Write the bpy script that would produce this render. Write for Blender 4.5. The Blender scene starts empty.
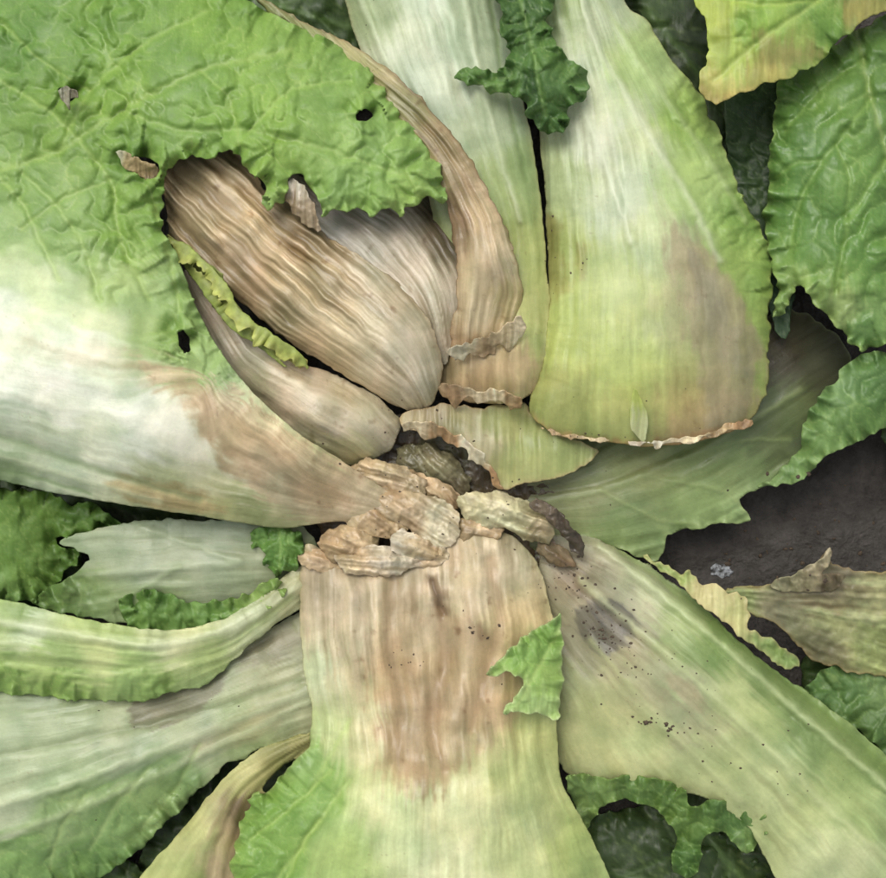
import bpy, math, numpy as np, random
from mathutils import Vector
S=0.0005; H=1100.0; CX,CY=443.0,439.0
K_ALB=0.86
scene=bpy.context.scene
rng=np.random.RandomState(5); random.seed(5)

# ---------- numeric helpers ----------
def perlin(x,y,seed=0):
    x=np.asarray(x,float); y=np.asarray(y,float)
    x0=np.floor(x).astype(np.int64); y0=np.floor(y).astype(np.int64)
    fx=x-x0; fy=y-y0
    def g(ix,iy,dx,dy):
        h=(ix*374761393+iy*668265263+(seed+11)*974711)&0xffffffff
        h=((h^(h>>13))*1274126177)&0xffffffff
        h=(h^(h>>16))&0xffffffff
        a=h/4294967296.0*2*math.pi
        return np.cos(a)*dx+np.sin(a)*dy
    sx=fx*fx*fx*(fx*(fx*6-15)+10); sy=fy*fy*fy*(fy*(fy*6-15)+10)
    a=g(x0,y0,fx,fy); b=g(x0+1,y0,fx-1,fy); c=g(x0,y0+1,fx,fy-1); d=g(x0+1,y0+1,fx-1,fy-1)
    return ((a+(b-a)*sx)*(1-sy)+(c+(d-c)*sx)*sy)*1.5
def fbm(x,y,o=3,seed=0):
    r=0;a=1;t=0
    for i in range(o):
        r=r+a*perlin(x*2**i+i*17.3,y*2**i-i*9.1,seed+i*7); t+=a; a*=0.5
    return r/t*1.2
def sstep(a,b,x):
    t=np.clip((x-a)/(b-a),0,1); return t*t*(3-2*t)
def lin(c):
    c=np.asarray(c,float)/255.0
    return np.where(c<=0.04045,c/12.92,((c+0.055)/1.055)**2.4)
def tps(pts,vals,x,y,reg=1e-3):
    P=np.array(pts,float)/100.0; V=np.array(vals,float); n=len(P)
    if n<3: return np.full(x.shape,V.mean())
    def U(r2): return 0.5*r2*np.log(r2+1e-9)
    d2=((P[:,None]-P[None])**2).sum(-1)
    A=np.zeros((n+3,n+3)); A[:n,:n]=U(d2)+np.eye(n)*reg
    A[:n,n]=1;A[:n,n+1:]=P;A[n,:n]=1;A[n+1:,:n]=P.T
    b=np.zeros(n+3); b[:n]=V
    w=np.linalg.lstsq(A,b,rcond=None)[0]
    X=np.stack([x,y],-1)/100.0
    r=w[n]+X@w[n+1:]
    for i in range(n):
        r=r+w[i]*U(((X-P[i])**2).sum(-1))
    return r
def catmull(pts,step=4,closed=True):
    P=np.array(pts,float); n=len(P); out=[]
    rngi=range(n) if closed else range(n-1)
    for i in rngi:
        if closed: p0,p1,p2,p3=P[(i-1)%n],P[i],P[(i+1)%n],P[(i+2)%n]
        else: p0,p1,p2,p3=P[max(i-1,0)],P[i],P[i+1],P[min(i+2,n-1)]
        k=max(1,int(np.linalg.norm((p2-p1)[:2])/step))
        t=(np.arange(k)/k)[:,None]
        c=0.5*((2*p1)+(-p0+p2)*t+(2*p0-5*p1+4*p2-p3)*t*t+(-p0+3*p1-3*p2+p3)*t**3)
        l=p1+(p2-p1)*t
        out.append(0.65*c+0.35*l)
    if not closed: out.append(P[-1:])
    return np.concatenate(out)
def ragged(P,amp,seed,scale=9.0):
    n=len(P); seg=np.roll(P,-1,0)-P; L=np.linalg.norm(seg,axis=1)
    s=np.cumsum(L)
    T=np.roll(P,-1,0)-np.roll(P,1,0); T/= (np.linalg.norm(T,axis=1)[:,None]+1e-9)
    N=np.stack([T[:,1],-T[:,0]],-1)
    a=amp(P[:,0],P[:,1]) if callable(amp) else amp
    k=perlin(s/scale,s*0+3.3,seed)*0.7+perlin(s/(scale*3.1),s*0+8.3,seed+1)*0.9+perlin(s/(scale*0.4),s*0+1.3,seed+2)*0.35
    return P+N*(a*k)[:,None]
def polydist(P,x,y,closed=True):
    A=P; B=np.roll(P,-1,0)
    if not closed: A=P[:-1]; B=P[1:]
    best=np.full(x.shape,1e18); nx=x.copy(); ny=y.copy(); ns=np.zeros(x.shape)
    ins=np.zeros(x.shape,bool); s0=0
    for (ax,ay),(bx,by) in zip(A,B):
        dx,dy=bx-ax,by-ay; l2=dx*dx+dy*dy
        if l2<1e-9: continue
        t=np.clip(((x-ax)*dx+(y-ay)*dy)/l2,0,1)
        qx=ax+t*dx; qy=ay+t*dy
        d=(x-qx)**2+(y-qy)**2
        m=d<best
        best[m]=d[m]; nx[m]=qx[m]; ny[m]=qy[m]; l=math.sqrt(l2); ns[m]=s0+t[m]*l
        s0+=l
        if closed and ay!=by:
            c=((ay>y)!=(by>y))&(x<dx*(y-ay)/dy+ax)
            ins^=c
    d=np.sqrt(best)
    if closed: d=np.where(ins,-d,d)
    return d,nx,ny,ns

# ---------- materials ----------
def nd(nt,t,**kw):
    n=nt.nodes.new(t)
    for k,v in kw.items(): setattr(n,k,v)
    return n
def leaf_material(name,rough=0.5,bump=0.35,spec=0.5,camp=.24,su=34):
    m=bpy.data.materials.new(name); m.use_nodes=True; nt=m.node_tree; L=nt.links
    b=nt.nodes['Principled BSDF']
    col=nd(nt,'ShaderNodeAttribute',attribute_name='Col')
    wet=nd(nt,'ShaderNodeAttribute',attribute_name='Wet')
    uv=nd(nt,'ShaderNodeUVMap',uv_map='UVMap')
    mp=nd(nt,'ShaderNodeMapping'); mp.inputs['Scale'].default_value=(su,2.4,1)
    L.new(uv.outputs[0],mp.inputs[0])
    st=nd(nt,'ShaderNodeTexNoise'); st.inputs['Scale'].default_value=1; st.inputs['Detail'].default_value=3; st.inputs['Distortion'].default_value=0.5
    L.new(mp.outputs[0],st.inputs['Vector'])
    tc=nd(nt,'ShaderNodeTexCoord')
    n1=nd(nt,'ShaderNodeTexNoise'); n1.inputs['Scale'].default_value=420; n1.inputs['Detail'].default_value=4; n1.inputs['Roughness'].default_value=0.7
    L.new(tc.outputs['Object'],n1.inputs['Vector'])
    a1=nd(nt,'ShaderNodeMath',operation='MULTIPLY_ADD'); a1.inputs[1].default_value=camp; a1.inputs[2].default_value=1-camp/2-.17
    L.new(st.outputs['Fac'],a1.inputs[0])
    a2=nd(nt,'ShaderNodeMath',operation='MULTIPLY_ADD'); a2.inputs[1].default_value=0.34
    L.new(n1.outputs['Fac'],a2.inputs[0]); L.new(a1.outputs[0],a2.inputs[2])
    a3=nd(nt,'ShaderNodeVectorMath',operation='SCALE')
    L.new(col.outputs['Color'],a3.inputs[0]); L.new(a2.outputs[0],a3.inputs['Scale'])
    L.new(a3.outputs[0],b.inputs['Base Color'])
    r=nd(nt,'ShaderNodeMath',operation='MULTIPLY_ADD'); r.inputs[1].default_value=-0.25; r.inputs[2].default_value=rough
    L.new(wet.outputs['Fac'],r.inputs[0])
    r2=nd(nt,'ShaderNodeMath',operation='MULTIPLY_ADD'); r2.inputs[1].default_value=0.25
    L.new(n1.outputs['Fac'],r2.inputs[0]); L.new(r.outputs[0],r2.inputs[2])
    L.new(r2.outputs[0],b.inputs['Roughness'])
    b.inputs['Specular IOR Level'].default_value=spec
    s1=nd(nt,'ShaderNodeMath',operation='ADD'); L.new(st.outputs['Fac'],s1.inputs[0]); L.new(n1.outputs['Fac'],s1.inputs[1])
    bp=nd(nt,'ShaderNodeBump'); bp.inputs['Strength'].default_value=bump; bp.inputs['Distance'].default_value=0.0006
    L.new(s1.outputs[0],bp.inputs['Height']); L.new(bp.outputs[0],b.inputs['Normal'])
    return m
M_LEAF=leaf_material('cabbage_leaf_tissue',rough=0.47,bump=0.26,spec=.42,camp=.16)
M_ROT=leaf_material('rotted_leaf_tissue',rough=0.43,bump=0.42,spec=.5,camp=.26)

def empty(name):
    e=bpy.data.objects.new(name,None); scene.collection.objects.link(e); e.empty_display_size=0.05; return e
PLANT=empty('rotting_chinese_cabbage')
NEIGH=empty('neighbouring_cabbage_plant')

def make_obj(name,verts,faces,parent,mat,uv=None,col=None,wet=None,solid=0):
    me=bpy.data.meshes.new(name)
    nv=len(verts); nf=len(faces)
    me.vertices.add(nv); me.vertices.foreach_set('co',verts.astype(np.float32).ravel())
    me.loops.add(nf*4); me.loops.foreach_set('vertex_index',faces.astype(np.int32).ravel())
    me.polygons.add(nf); me.polygons.foreach_set('loop_start',(np.arange(nf)*4).astype(np.int32))
    me.polygons.foreach_set('loop_total',np.full(nf,4,np.int32))
    me.polygons.foreach_set('use_smooth',np.ones(nf,bool))
    me.update(calc_edges=True)
    if uv is not None:
        l=me.uv_layers.new(name='UVMap'); l.data.foreach_set('uv',uv[faces.ravel()].astype(np.float32).ravel())
    if col is not None:
        a=me.attributes.new('Col','FLOAT_COLOR','POINT'); c4=np.ones((nv,4),np.float32); c4[:,:3]=col; a.data.foreach_set('color',c4.ravel())
    if wet is not None:
        a=me.attributes.new('Wet','FLOAT','POINT'); a.data.foreach_set('value',wet.astype(np.float32))
    me.validate()
    ob=bpy.data.objects.new(name,me); scene.collection.objects.link(ob)
    if parent: ob.parent=parent
    me.materials.append(mat)
    if solid>0:
        s=ob.modifiers.new('thickness','SOLIDIFY'); s.thickness=solid*S; s.offset=-1
    return ob
def world(x,y,z): return np.stack([(x-CX)*S*(1-z/H),(CY-y)*S*(1-z/H),z*S],-1)

SEED=[0]
def leaf(name,outline,zp,cp,guides=None,holes=(),patches=(),veins=(),rag=2.0,rags=9,crk=5.0,crs=16.0,ridge=1.5,ridw=9.0,
         streak=0.12,edge=None,ruf=0,rufw=14,rufl=38,curl=0,curlw=14,thick=2.0,mat=None,parent=None,cell=1.8,warp=10,
         wet=0.3,lump=2.5,fine=0.0,zf=None,alb=1.0,step=4,rmask=None):
    SEED[0]+=31; sd=SEED[0]
    P=ragged(catmull(outline,step),rag,sd,rags)
    x0,y0=P.min(0)-4; x1,y1=P.max(0)+4
    nx=int((x1-x0)/cell)+1; ny=int((y1-y0)/cell)+1
    gx,gy=np.meshgrid(x0+np.arange(nx)*cell,y0+np.arange(ny)*cell)
    x=gx.ravel(); y=gy.ravel()
    d,qx,qy,s=polydist(P,x,y)
    for hI,h in enumerate(holes):
        Q=ragged(catmull(h,3),1.6,sd+3+hI,6)
        d2,hx,hy,hs=polydist(Q,x,y); d2=-d2
        m=d2>d; d=np.where(m,d2,d); qx=np.where(m,hx,qx); qy=np.where(m,hy,qy); s=np.where(m,hs,s)
    inside=d<-0.3*cell
    idx=np.arange(nx*ny).reshape(ny,nx)
    f=np.stack([idx[:-1,:-1],idx[1:,:-1],idx[1:,1:],idx[:-1,1:]],-1).reshape(-1,4)
    f=f[inside[f].any(1)]
    used=np.unique(f); remap=-np.ones(nx*ny,int); remap[used]=np.arange(len(used)); f=remap[f]
    x=x[used];y=y[used];d=d[used];qx=qx[used];qy=qy[used];s=s[used]
    out=d>=-0.3*cell
    x=np.where(out,qx,x); y=np.where(out,qy,y); d=np.where(out,0,d); di=-d
    if guides:
        gp=[];gu=[];gv=[]
        for uval,pl in guides:
            c=catmull(pl,35,closed=False)
            l=np.concatenate([[0],np.cumsum(np.linalg.norm(np.diff(c,axis=0),axis=1))])
            for q,lv in zip(c,l): gp.append(q);gu.append(uval);gv.append(lv)
        u=tps(gp,gu,x,y,1e-3); v=tps(gp,gv,x,y,1e-3)
    else: u=x.copy(); v=y.copy()
    u=u+2.2*perlin(x/38,y/38,sd+50)+1.0*perlin(x/15,y/15,sd+51)
    wx=x+warp*fbm(x/28,y/28,3,sd+1)+warp*0.8*perlin(u/5,v/60,sd+2); wy=y+warp*fbm(x/28,y/28,3,sd+5)+warp*1.1*perlin(u/4.5,v/60,sd+6)
    C=np.zeros((len(x),3)); W=np.zeros(len(x))
    for (cx,cy,c) in cp:
        w=1/((wx-cx)**2+(wy-cy)**2+80)**2.0
        C+=w[:,None]*np.array(c,float); W+=w
    C/=W[:,None]
    for pt in patches:
        poly,c,stg,soft=pt[:4]; jag=pt[4] if len(pt)>4 else 10
        pd,_,_,_=polydist(catmull(poly,8),x,y)
        pd=pd+jag*(fbm(x/18,y/18,4,sd+9)+0.8*perlin(u/5,v/45,sd+10)+.35*perlin(u/2.2,v/30,sd+11))
        w=stg*sstep(soft,-soft,pd)
        C=C*(1-w[:,None])+np.array(c,float)*w[:,None]
    green=sstep(0.10,0.22,(C[:,1]-C[:,0])/C[:,1]); tan=sstep(-0.02,0.10,(C[:,0]-C[:,1])/C[:,0])
    # tan tissue lifted slightly; the rest greyed to offset saturation from bounced light
    C=C*(1+tan[:,None]*np.array([.02,0.045,0.05]))
    lum=(C@np.array([.3,.6,.1]))[:,None]
    C=C+(lum-C)*(0.10*(1-tan[:,None]))
    z=tps([(a,b) for a,b,_ in zp],[c for _,_,c in zp],x,y,1e-3)
    if zf is not None: z=z+zf(x,y,u,v)
    z=z+lump*fbm(x/55,y/55,2,sd+12)
    wx2=x+7*fbm(x/26,y/26,3,sd+20); wy2=y+7*fbm(x/26,y/26,3,sd+21)
    n1=np.abs(perlin(wx2/crs,wy2/crs,sd+13)); n2=np.abs(perlin(wx2/(crs*0.42),wy2/(crs*0.42),sd+14)); n3=np.abs(perlin(wx2/(crs*0.19),wy2/(crs*0.19),sd+47))
    cm=0.3+0.9*sstep(-0.35,0.45,fbm(x/70,y/70,2,sd+41))
    puck=np.sqrt(n1*n1+0.004)**0.8*1.1+0.20*np.sqrt(n2+0.01)+.09*np.sqrt(n3+.01)
    z=z+crk*0.88*green*cm*(puck-0.5)
    vein=np.exp(-(n1/0.035)**2)*green; vein2=np.exp(-(n2/0.07)**2)*green; vein3=np.exp(-(n3/0.12)**2)*green
    tgt=C*0.45+np.array([188,205,128.])*0.55
    C=C+(tgt-C)*(0.45*vein+0.22*vein2+.16*vein3)[:,None]
    mott=fbm(x/30,y/30,5,sd+15); mb=fbm(x/80,y/80,2,sd+42)
    C=C*(1+0.12*mott[:,None]*np.array([1.3,1,1.3])+0.06*mb[:,None]*np.array([1.5,1,.6]))
    am=0.4+0.9*sstep(-0.4,0.5,fbm(x/45,y/45,2,sd+43))
    if rmask is not None: am=am*rmask(x,y)
    rg=perlin(u/ridw,v/190,sd+16)+0.45*perlin(u/(ridw*0.45),v/120,sd+17)+0.5*perlin(u/(ridw*2.3),v/200,sd+44)
    fr=perlin(u/3.2,v/90,sd+18); fr2=perlin(u/2.0,v/130,sd+48)
    z=z+(ridge*rg*am+0.25*tan*fr)*(1-green*0.85)
    fs=0.6*perlin(u/(ridw*0.6),v/120,sd+17)+0.55*fr+.45*fr2+0.35*rg
    C=C*(1+(am*streak*(1-0.8*green)*(1+0.5*tan)*fs)[:,None]*np.array([0.9,1,1.25]))
    wsb=fbm(u/16,v/60,4,sd+52)*tan
    C=C*(1+0.18*wsb[:,None]*np.array([1,1.05,1.2]))
    if fine>0:
        w1=x+6*fbm(x/14,y/14,3,sd+45); w2=y+6*fbm(x/14,y/14,3,sd+46)
        r1=1-np.abs(perlin(w1/15,w2/15,sd+25))*2; r2=1-np.abs(perlin(w1/7,w2/7,sd+26))*2; r3=1-np.abs(perlin(w1/3.3,w2/3.3,sd+53))*2
        z=z+fine*(6*r1+2.2*r2+.4*r3)
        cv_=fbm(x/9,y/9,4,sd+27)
        C=C*(1+0.22*np.clip(fine*1.6,0,1)*(0.5*(r1-0.6)+.4*(r2-.6)+cv_*1.2))[:,None]
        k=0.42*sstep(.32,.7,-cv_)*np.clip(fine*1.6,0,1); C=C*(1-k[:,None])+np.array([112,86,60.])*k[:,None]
    sp=sstep(0.35,0.8,fbm(x/16+3,y/16,5,sd+28))*tan
    C=C*(1-0.26*sp[:,None]*np.array([.8,1,1.15]))
    sp2=sstep(0.52,0.72,fbm(x/5.5,y/5.5,3,sd+54))*sstep(-.1,.5,fbm(x/60,y/60,2,sd+55))*(1-.6*green)
    C=C+(np.array([110,90,60.])-C)*(0.28*sp2)[:,None]
    for vn in veins:
        pl,w,c,hgt=vn
        vd,_,_,vs=polydist(catmull(pl,8,closed=False),x+1.5*perlin(x/15,y/15,sd+30),y+1.5*perlin(x/13,y/13,sd+31),closed=False)
        k=np.exp(-(vd/w)**2)
        if c is not None: C=C+(np.array(c,float)-C)*(0.5*k)[:,None]
        z=z+hgt*np.exp(-(vd/(w*1.5))**2)
    if edge is not None:
        ec,ew,es=edge
        k=es*np.exp(-di/(ew*(1+0.7*perlin(s/12,s*0,sd+32))))
        C=C+(np.array(ec,float)-C)*k[:,None]
    if ruf: 
        gk=np.clip(green+0.15,0,1)
        z=z+ruf*gk*np.exp(-di/rufw)*(np.sin(s/rufl*6.283+5*perlin(s/60,s*0,sd+33))*.8+0.9*perlin(s/11,di/20,sd+34)*1.5)
    if curl: z=z-curl*np.exp(-(di/curlw)**1.3)
    C=np.clip(C,2,250)
    col=lin(C)*K_ALB*alb
    wv=np.clip(wet+0.6*fbm(x/40,y/40,2,sd+40)+0.3*tan,0,1)
    return make_obj(name,world(x,y,z),f,parent or PLANT,mat or M_LEAF,np.stack([u,v],-1)/100.0,col,wv,thick)

def frill(name,path,width,wl,amp,cb,ce,parent=None,seed=0,side=1,thick=1.0,nW=14):
    P=catmull(path,1.3,closed=False)
    seg=np.linalg.norm(np.diff(P[:,:2],axis=0),axis=1); s=np.concatenate([[0],np.cumsum(seg)])
    T=np.gradient(P[:,:2],axis=0); T/=np.linalg.norm(T,axis=1)[:,None]+1e-9
    N=np.stack([T[:,1],-T[:,0]],-1)*side
    ph=6.283*s/(wl*1.35)+11*perlin(s/(wl*1.9),s*0+.5,seed)
    endf=sstep(0,14,s)*sstep(0,14,s[-1]-s)
    wd=width*(0.65+0.35*endf)*(1+0.75*perlin(s/(wl*.8),s*0+2.5,seed+1)+0.3*perlin(s/(wl*.2),s*0+2.5,seed+5))*np.clip(endf,0.1,1)
    w=np.linspace(0,1,nW)
    S_,W_=np.meshgrid(np.arange(len(s)),w,indexing='ij')
    am=np.clip(0.6+1.3*perlin(s/(wl*1.2),s*0+9.1,seed+3),0.1,1.5)
    a=amp*W_**1.3*(am*endf)[:,None]
    off=wd[:,None]*(W_-0.18)+a*0.45*np.cos(ph)[:,None]
    lat=3*W_*perlin(s/(wl*.7),s*0+4.4,seed+9)[:,None]
    X=P[:,0][:,None]+N[:,0][:,None]*off+T[:,0][:,None]*lat
    Y=P[:,1][:,None]+N[:,1][:,None]*off+T[:,1][:,None]*lat
    Z=P[:,2][:,None]+a*np.sin(ph)[:,None]+3*W_*(1-W_)+1.5*perlin(X/7,Y/7,seed+4)*W_
    x=X.ravel();y=Y.ravel();z=Z.ravel(); W1=W_.ravel()
    C=np.array(cb,float)[None]*(1-W1[:,None]**1.4)+np.array(ce,float)[None]*W1[:,None]**1.4
    C=C*(1+0.22*fbm(x/9,y/9,4,seed+7))[:,None]
    n=len(s); idx=np.arange(n*nW).reshape(n,nW)
    f=np.stack([idx[:-1,:-1],idx[1:,:-1],idx[1:,1:],idx[:-1,1:]],-1).reshape(-1,4)
    if side>0: f=f[:,::-1]
    uv=np.stack([np.repeat(s,nW),W1*width],-1)/100
    return make_obj(name,world(x,y,z),f,parent or PLANT,M_LEAF,uv,lin(np.clip(C,2,250))*K_ALB,np.full(len(x),.3),thick)

# ================= LEAVES =================
leaf('outer_leaf_with_white_midrib',
 [(-90,-90),(120,-90),(200,-35),(248,0),(300,27),(345,48),(378,76),(398,108),(420,135),(438,160),(447,190),(440,206),(428,198),(418,207),(406,200),(400,220),(388,210),(372,213),(362,206),(345,212),(334,206),(322,216),
  (316,196),(302,172),(290,180),(284,204),(276,204),(268,210),(262,188),(252,176),(244,156),(226,150),(205,155),(192,156),(180,162),(163,170),(160,200),(168,232),(180,262),(193,300),(212,338),(240,378),(272,411),(310,441),(350,466),(388,492),(414,517),
  (380,524),(330,522),(280,528),(200,516),(120,504),(50,492),(0,480),(-90,460)],
 [(-90,-90,30),(0,0,45),(100,0,52),(240,5,40),(340,50,48),(400,110,62),(443,190,70),(400,205,85),(330,205,88),(300,120,92),(200,80,82),(260,195,90),(160,170,80),(100,150,80),(0,150,62),(-90,150,50),(185,290,78),(120,280,92),(0,300,92),(-90,300,80),
  (80,380,110),(200,380,92),(150,440,108),(0,400,105),(0,478,50),(100,500,55),(200,512,50),(280,524,42),(300,470,78),(350,468,52),(410,516,30),(-90,460,50),(-90,400,90)],
 [(0,20,(98,142,48)),(100,40,(108,150,52)),(200,30,(114,156,56)),(300,60,(124,163,68)),(250,110,(128,168,66)),(380,150,(138,176,84)),(330,100,(128,167,72)),(60,120,(111,150,54)),(130,130,(118,158,60)),(30,200,(124,162,74)),(120,230,(118,158,62)),
  (170,330,(128,164,78)),(60,250,(142,176,94)),(0,225,(142,175,98)),(110,286,(160,190,110)),(150,320,(165,192,115)),(205,360,(160,190,112)),(0,265,(195,213,155)),(45,282,(200,217,160)),(95,312,(208,222,168)),(80,345,(232,238,206)),(60,390,(240,242,216)),(150,420,(238,238,212)),(200,430,(234,232,204)),(0,315,(232,238,206)),(0,380,(238,243,216)),(250,470,(224,220,182)),
  (100,450,(226,231,194)),(0,432,(188,202,165)),(60,465,(196,208,168)),(0,475,(146,168,120)),(160,490,(188,195,142)),(240,515,(168,172,112)),(260,420,(206,213,160)),(320,465,(194,189,138)),(350,490,(188,166,128)),(400,515,(180,156,120)),(-60,0,(100,145,50)),(-60,360,(232,238,206)),(-60,200,(120,160,70))],
 guides=[(0,[(440,535),(280,528),(100,505),(-90,465)]),(60,[(425,525),(280,490),(120,430),(-90,385)]),(120,[(410,512),(300,450),(150,330),(-90,250)]),(170,[(390,492),(270,410),(190,300),(60,150),(-90,60)]),(230,[(240,375),(185,270),(165,160),(160,60),(150,-80)]),(300,[(300,200),(260,130),(250,60),(240,0)])],
 holes=[[(178,331),(184,329),(190,338),(190,350),(184,353),(178,342)],[(356,112),(366,109),(373,116),(366,122),(356,120)],[(126,158),(143,157),(158,164),(156,176),(140,179)],[(248,178),(258,176),(266,188),(262,200),(252,192)],[(58,89),(68,87),(76,95),(68,102)]],
 patches=[([(20,335),(70,345),(140,355),(200,375),(170,385),(100,372),(40,355)],(214,198,162),0.45,10),
  ([(130,355),(185,372),(240,392),(300,436),(350,470),(400,500),(412,520),(340,524),(280,508),(240,480),(205,440),(175,400)],(196,172,136),0.82,6,12),
  ([(180,388),(215,400),(260,430),(310,470),(350,500),(320,508),(265,480),(225,452),(200,425)],(166,138,102),0.55,7,12),
  ([(105,482),(150,480),(205,497),(228,514),(180,514),(130,502)],(174,150,106),0.75,5,6)],
 veins=[([(0,170),(60,150),(120,110),(200,70),(290,50)],3,(170,195,110),-3),([(60,150),(90,90),(150,40),(210,10)],2.5,(165,192,105),-2.5),([(120,110),(180,130),(250,130),(330,150),(400,175)],2.5,(168,195,115),-3),([(150,300),(120,240),(110,180),(60,120),(0,80)],2.5,(175,200,115),-2.5),([(180,310),(165,240),(150,190)],2.2,(170,195,110),-2.5),([(60,280),(40,240),(20,200),(-30,150)],2.5,(175,200,120),-2.5),([(100,300),(85,250),(60,210),(20,170)],2.2,(175,200,120),-2.5),
   ([(250,130),(290,90),(350,80)],2,(168,195,110),-2.5),([(110,180),(60,200),(20,230)],2,(165,190,105),-2),([(90,90),(40,60),(0,20)],2,(165,190,105),-2),([(200,70),(230,100),(240,150)],2,(165,190,105),-2),([(0,437),(100,470),(200,500)],3.5,(136,156,108),-2.5),([(0,455),(80,480),(160,502)],3,(212,222,180),2),([(-40,462),(30,476),(90,494)],2,(124,150,96),-1.5)],
 rag=lambda x,y: np.where((y>250),0.8,np.where(y<60,1.5,5.5)),rags=8,crk=9,crs=23,ridge=1.5,ridw=12,streak=0.05,ruf=9,rufw=17,rufl=46,curl=5,curlw=9,thick=2.2,wet=0.4,cell=1.6,warp=12)

leaf('browned_leaf_margin',
 [(250,-10),(300,20),(345,42),(385,66),(415,92),(445,125),(472,160),(492,200),(510,240),(522,285),(519,318),(505,340),(480,352),(452,360),(450,335),(456,300),(455,255),(447,205),(425,165),(395,125),(350,80),(300,45)],
 [(250,-10,36),(345,45,44),(385,70,62),(440,125,72),(490,200,70),(522,290,52),(505,340,44),(452,358,42),(455,255,60),(447,205,64),(480,260,78),(395,125,58),(470,320,62)],
 [(300,25,(150,155,90)),(345,48,(172,168,112)),(400,95,(156,144,100)),(450,160,(170,146,106)),(480,210,(190,166,128)),(490,270,(200,178,140)),(480,320,(200,178,140)),(462,348,(175,148,112)),(515,300,(190,168,120)),(455,220,(138,115,86))],
 guides=[(0,[(350,45),(440,120),(495,200),(522,290),(510,345)]),(60,[(330,60),(420,150),(455,230),(458,300),(455,360)])],
 rag=2.4,rags=7,ridge=4.5,ridw=11,streak=0.14,edge=((130,100,70),2.0,0.5),curl=8,curlw=8,thick=1.5,mat=M_ROT,cell=1.4,wet=0.5)

leaf('rotted_inner_leaf_wrinkled',
 [(160,165),(195,152),(245,148),(262,185),(290,205),(330,240),(372,262),(410,295),(436,335),(441,372),(432,403),(408,411),(380,398),(345,376),(305,352),(272,330),(235,298),(200,272),(172,240)],
 [(160,165,44),(245,150,56),(172,240,44),(300,215,64),(350,250,70),(300,290,72),(240,230,66),(400,290,78),(438,340,64),(440,375,48),(408,409,28),(350,378,48),(272,330,46),(385,350,84),(200,272,44),(418,385,58)],
 [(190,180,(164,142,108)),(250,230,(182,158,120)),(300,280,(180,157,118)),(350,330,(198,177,140)),(410,370,(216,199,168)),(300,230,(162,138,104)),(390,300,(188,170,138)),(425,395,(212,197,164)),(330,360,(188,165,126)),(230,280,(158,134,100)),(430,345,(198,183,154)),(380,385,(210,190,154))],
 guides=[(0,[(140,190),(190,255),(270,325),(345,372),(405,412)]),(45,[(170,170),(240,235),(320,310),(390,365),(425,410)]),(90,[(210,130),(280,200),(360,265),(420,330),(440,400)]),(125,[(300,150),(360,220),(420,280),(450,350)])],
 rag=2.2,ridge=8,ridw=10,streak=0.20,edge=((200,175,135),2,0.4),curl=6,curlw=7,thick=2,mat=M_ROT,cell=1.3,wet=0.5,lump=4,rmask=lambda x,y:1.2-0.85*sstep(570,770,x+y))
leaf('rotted_inner_leaf_back',
 [(285,170),(340,195),(400,190),(450,195),(462,250),(462,320),(445,365),(425,345),(395,300),(350,262),(310,235),(285,210)],
 [(285,180,34),(340,195,44),(400,200,26),(445,205,6),(400,240,52),(455,260,36),(455,310,48),(430,330,58),(380,270,60),(350,250,54),(445,360,36)],
 [(300,210,(155,142,124)),(360,225,(182,168,148)),(400,250,(190,175,152)),(430,300,(200,186,162)),(450,230,(112,96,72)),(440,340,(194,178,150)),(330,215,(188,178,164))],
 guides=[(0,[(285,190),(350,245),(410,305),(435,360)]),(60,[(320,170),(400,215),(445,280),(455,350)])],
 ridge=4,ridw=10,streak=0.13,mat=M_ROT,cell=1.5,wet=0.5)
leaf('rotted_inner_leaf_lower',
 [(185,270),(215,295),(250,330),(300,362),(345,378),(380,398),(400,420),(392,448),(370,462),(345,464),(300,440),(260,412),(225,375),(200,335),(180,300)],
 [(185,280,34),(215,295,40),(250,335,44),(345,380,40),(398,420,30),(380,455,24),(345,462,26),(320,415,62),(270,380,56),(225,375,38),(260,412,34),(370,425,52)],
 [(200,300,(194,175,148)),(240,345,(198,180,150)),(290,390,(206,189,158)),(340,410,(210,192,160)),(380,430,(214,198,164)),(350,455,(200,190,138)),(250,390,(192,179,142)),(300,370,(178,157,128))],
 guides=[(0,[(180,280),(225,370),(290,430),(350,464)]),(55,[(210,280),(270,345),(350,380),(400,425)])],
 ridge=3,ridw=12,streak=0.10,curl=8,curlw=9,mat=M_ROT,cell=1.4,wet=0.6)
leaf('frilled_inner_leaf_edge',
 [(165,235),(180,242),(205,262),(226,282),(236,305),(258,325),(281,341),(298,353),(306,366),(296,372),(280,364),(264,350),(244,334),(226,322),(212,302),(200,284),(184,268),(170,254)],
 [(165,240,56),(226,290,60),(285,345,56),(305,370,50),(205,284,48),(250,334,48),(235,300,58)],
 [(175,245,(165,165,85)),(205,270,(156,168,84)),(228,300,(168,176,92)),(265,335,(168,172,82)),(300,362,(165,165,80)),(215,295,(125,140,60))],
 rag=4,rags=6,crk=6,crs=12,ruf=6,rufw=7,rufl=17,ridge=0,cell=1.3,thick=1.2)
frill('yellow_green_frill',[(168,238,60),(186,248,66),(210,268,70),(226,288,72),(236,308,72),(256,326,72),(280,342,70),(300,356,66),(308,368,60)],14,17,6.5,(150,164,82),(192,196,108),seed=101,side=-1)
frill('yellow_green_frill',[(180,258,56),(200,284,62),(216,306,64),(232,326,64),(256,342,62),(284,366,58)],11,15,5.5,(136,152,72),(182,188,104),seed=121,side=1)
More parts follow.
